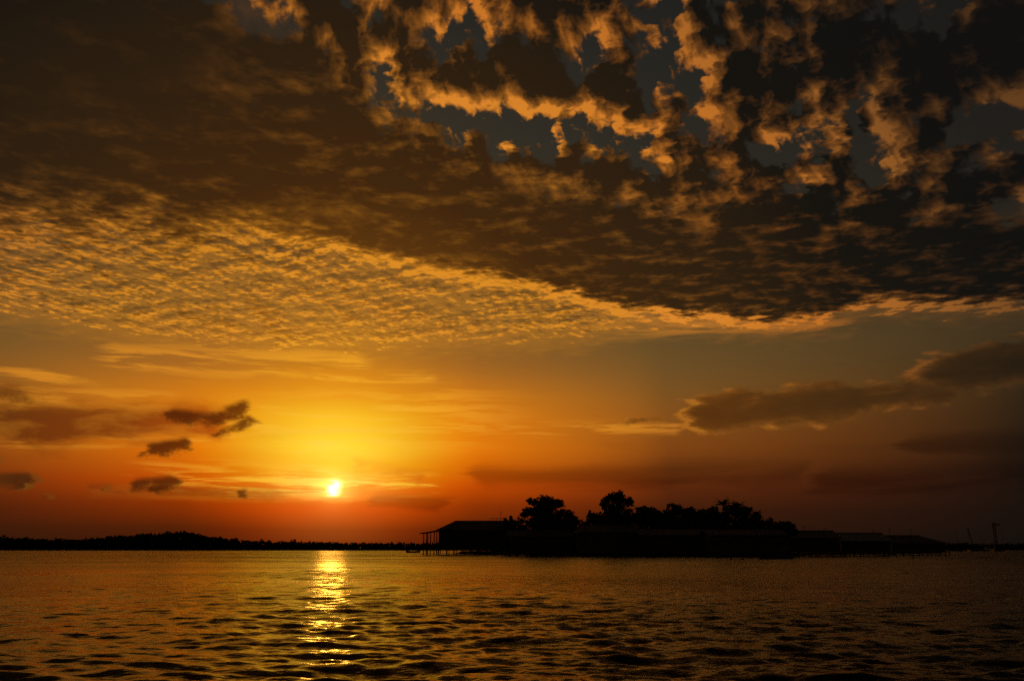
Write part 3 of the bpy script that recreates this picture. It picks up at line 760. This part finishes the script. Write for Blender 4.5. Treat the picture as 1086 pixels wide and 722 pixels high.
bm = bmesh.new(); xt = (541.5-534)*k; tube(bm, [(xt,4,zt+.25),(xt,4,zt+.3),(xt,4,Z_at(547.2,Y)),(xt,4,Z_at(546.3,Y)),(xt,4,Z_at(545.9,Y))], [.42,.5,.5,.4,.14], 16); tk = build('water_tank', bm, M['tank'], t, True)
bm = bmesh.new(); box(bm, xt-.5, xt+.5, 3.5, 4.5, zt-.01, zt+.25); build('tank_stand', bm, M['timber'], tk)
bm = bmesh.new(); xt = (535.6-534)*k; box(bm, xt-.5, xt+.5, 3.2, 4.2, zt-.01, Z_at(548.4, Y)); build('stair_hut', bm, M['pale'], t)
bm = bmesh.new(); xa = (531-534)*k; za = Z_at(541.2,Y); tube(bm, [(xa,2.5,zt-.02),(xa,2.5,za)], [.05,.035], 5)
for j, w in enumerate((1.2,.9,.7)): tube(bm, [(xa-w/2,2.5,za-.2-.3*j),(xa+w/2,2.5,za-.2-.3*j)], [.025,.025], 4)
build('antenna', bm, M['steel'], t)

stilt_house('low gabled stilt house under the largest broad-crowned tree', 541, 606, 190, 8.0, 584.5, 569, 561.5, wins=4, seed=42)
stilt_house('gabled stilt house below the tall open-crowned tree', 614, 676, 182, 8.0, 585.0, 564.5, 556.5, wins=4, seed=43, hip=(10,0), wall='pale')
stilt_house('long low stilt house under the flat-topped tree', 681, 748, 176, 8.0, 585.0, 567.5, 561.0, wins=4, seed=44)
stilt_house('stilt house with a low roof under the palms', 755, 833, 170, 8.0, 585.0, 567.5, 561.5, wins=5, seed=45, wall='pale')
stilt_house('long flat-ridged shed right of the rounded bush', 838, 890, 182, 9.0, 584.0, 570.5, 562.8, wins=3, seed=46, antenna=((862,556.5),(884,558.5)), name='shed', cat='shed')
stilt_house('shed with a paler newer metal roof between two dark sheds', 893, 944, 190, 10.0, 584.0, 573.5, 565.2, roof='bright', wins=3, seed=47, antenna=((937,561),), name='shed', cat='shed')
stilt_house('hip-roofed shed at the right end of the village', 947, 1002, 206, 10.0, 584.2, 576.0, 568.0, hip=(0,18), wins=3, seed=48, antenna=((955.5,558.8),(978,559.8)), name='shed', cat='shed')

# ------------------------------------------------------------------ piles, boats and harbour gear
def pile(px, row_top, row_bot, label, group, seed):
    rnd = random.Random(seed); b = ground(px, row_bot); h = at(px, row_top, b.y).z
    bm = bmesh.new(); tube(bm, [(0,0,-1.6), (rnd.uniform(-.04,.04),0,h*.4), (rnd.uniform(-.08,.08),rnd.uniform(-.05,.05),h-.05), (rnd.uniform(-.08,.08),0,h)], [.1,.09,.085,.05], 8)
    o = build('mooring_pile', bm, M['timber']); o.location = (b.x, b.y, 0)
    tag(o, label, 'pile', group)
rnd = random.Random(77)
ORD = 'first second third fourth fifth sixth seventh eighth ninth tenth eleventh twelfth thirteenth fourteenth fifteenth sixteenth seventeenth eighteenth nineteenth twentieth twenty-first twenty-second twenty-third twenty-fourth twenty-fifth'.split()
pile(618, 584.0, 591.4, 'thickest leftmost wooden pile standing alone in the water by the largest tree', None, 1)
for i, p in enumerate((626,634.5,642,651,655.5,664,672.5,676,679,686,694,702,707,715,722,731,736,744,752,757,766,775,782,790,797)):
    pile(p + rnd.uniform(-1,1), 585.0 + rnd.uniform(-1,1.2), 591.2 + rnd.uniform(-.4,.6), 'thin wooden pile, %s from the left in the row before the tree-shaded stilt houses' % ORD[i], 'piles in the shallows before the houses', 100+i)
for i, p in enumerate((842,848,853,861,867,875,883,889,896,905,914,921,931,940,951)):
    pile(p + rnd.uniform(-1,1), 584.6 + rnd.uniform(-.8,1), 590.2 + rnd.uniform(-.5,.5), 'thin wooden pile, %s from the left in the row before the long sheds' % ORD[i], 'piles in the shallows before the sheds', 200+i)
pile(969, 585.5, 592.0, 'single wooden pile standing apart in the water before the hip-roofed shed', None, 3)

def boat(px, row, length, label, rz=0.0, cabin=None, mast=None, name='rowing_boat', cat='boat', hull='hull', height=.55):
    b = ground(px, row); t = thing(name, b, label, cat, 'boats on the water', rz)
    bm = bmesh.new(); n = 12; secs = []
    for i in range(n + 1):
        u = i / n * 2 - 1; x = u * length / 2
        w = length * .13 * (1 - abs(u) ** 2.6) + .03; sh = height * (1 + .55 * u * u)
        secs.append([bm.verts.new(p) for p in ((x,-w,sh),(x,-w*.75,.05),(x,0,-.18*(1-u*u)-.05),(x,w*.75,.05),(x,w,sh),(x,w*.88,sh-.02),(x,0,.02+.3*u*u*height),(x,-w*.88,sh-.02))])
    for a, c in zip(secs, secs[1:]):
        for j in range(8): bm.faces.new((a[j], c[j], c[(j+1) % 8], a[(j+1) % 8]))
    bm.faces.new(secs[0][::-1]); bm.faces.new(secs[-1])
    build('hull', bm, M[hull], t)
    for x in (-.22, .2):
        bm = bmesh.new(); box(bm, length*x-.12, length*x+.12, -length*.11, length*.11, height*.7, height*.7+.05); build('thwart', bm, M['timber'], t)
    if cabin:
        w, hh = cabin; bm = bmesh.new(); box(bm, -w/2-.2*length*.5, w/2-.2*length*.5, -length*.08, length*.08, .1, height+hh); cb = build('cabin', bm, M['white'], t)
        bm = bmesh.new(); box(bm, -w/2-.1*length-.15, w/2-.1*length+.15, -length*.095, length*.095, height+hh+.002, height+hh+.1); build('cabin_roof', bm, M['white'], cb)
        bm = bmesh.new(); box(bm, -w*.35-.1*length, w*.35-.1*length, -length*.08-.02, -length*.08+.01, height+hh*.5, height+hh*.85); build('window', bm, M['glass'], cb)
    if mast:
        bm = bmesh.new(); tube(bm, [(length*.1,0,.1),(length*.1,0,mast)], [.07,.04], 6); build('mast', bm, M['timber'], t)
        bm = bmesh.new(); tube(bm, [(length*.1,0,mast*.35),(length*.42,0,mast*.75)], [.05,.03], 5); build('boom', bm, M['timber'], t)
    return t
boat(823, 592.6, 5.4, 'long low boat moored in front of the stilt houses under the palms', .1)
boat(438, 585.9, 5.0, 'low boat tied up at the tip of the porch house', .3)
boat(403, 583.3, 5.4, 'small dark boat right of the sun path, before the far shore', .1)
boat(329, 583.1, 5.0, 'small dark boat just left of the sun path, before the far shore', -.2)
boat(124, 583.4, 6.0, 'small dark boat before the wooded far shore at the left', .15)
boat(1049, 584.0, 7.5, 'boat with a small white cabin moored at the foot of the tall crane', .2, cabin=(2.2, 1.3), name='fishing_boat')
boat(1015, 584.3, 8.0, 'masted fishing boat right of the last shed', -.1, mast=9.5, name='fishing_boat')
boat(1040, 584.2, 8.0, 'masted fishing boat between the leaning derrick and the tall crane', .1, mast=8.0, name='fishing_boat')

def lattice(bm, a, b, w, n=10, r=.06):
    a, b = Vector(a), Vector(b); t = (b - a).normalized(); u = t.orthogonal().normalized(); v = t.cross(u)
    cs = [(u+v)*w/2, (u-v)*w/2, (-u-v)*w/2, (v-u)*w/2]
    for c in cs: tube(bm, [a+c, b+c], [r, r], 5)
    for i in range(n):
        for j in range(4):
            p = a.lerp(b, i/n) + cs[j]; q = a.lerp(b, (i+1)/n) + cs[(j+1) % 4]; tube(bm, [p, q], [r*.6, r*.6], 4)
Y = 430.0; k = Y / FPX
c = at(1057, HORIZON, Y); c.z = 0
t = thing('harbour_crane', c, 'tall harbour crane with a short jib near the right edge', 'crane', 'cranes in the harbour')
zt = Z_at(553.5, Y)
bm = bmesh.new(); box(bm, -2.4, 2.4, -2.2, 2.2, -.8, 1.1); build('pontoon', bm, M['steel'], t)
bm = bmesh.new(); lattice(bm, (0,0,1.1), (0,0,zt), 1.0, 14, .1); build('tower', bm, M['steel'], t)
bm = bmesh.new(); box(bm, -.9, .9, -.8, .8, 1.101, 3.0); build('engine_house', bm, M['zinc'], t)
bm = bmesh.new(); zj = Z_at(556.3, Y); lattice(bm, (-.2,0,zj), (6.2*k,0,zj+.25), .5, 6, .07); j = build('jib', bm, M['steel'], t)
bm = bmesh.new(); tube(bm, [(6*k,0,zj),(15*k,0,2.2)], [.05,.05], 5); tube(bm, [(6*k,0,zj),(9*k,0,1.2)], [.04,.04], 5); tube(bm, [(0,0,zt-.2),(6*k,0,zj+.3)], [.04,.04], 5); build('cable', bm, M['steel'], j)
c = at(1031, HORIZON, Y); c.z = 0
t = thing('derrick', c, 'slim leaning derrick left of the tall harbour crane', 'derrick', 'cranes in the harbour')
bm = bmesh.new(); box(bm, -1.6, 1.6, -1.5, 1.5, -.8, .9); build('pontoon', bm, M['steel'], t)
bm = bmesh.new(); lattice(bm, (2.0*k,0,.8), (-2.2*k,0,Z_at(560.2,Y)), .45, 12, .045); build('boom', bm, M['steel'], t)
bm = bmesh.new(); tube(bm, [(-2.2*k,0,Z_at(560.4,Y)),(-1.4,0,.9)], [.04,.04], 5); build('cable', bm, M['steel'], t)
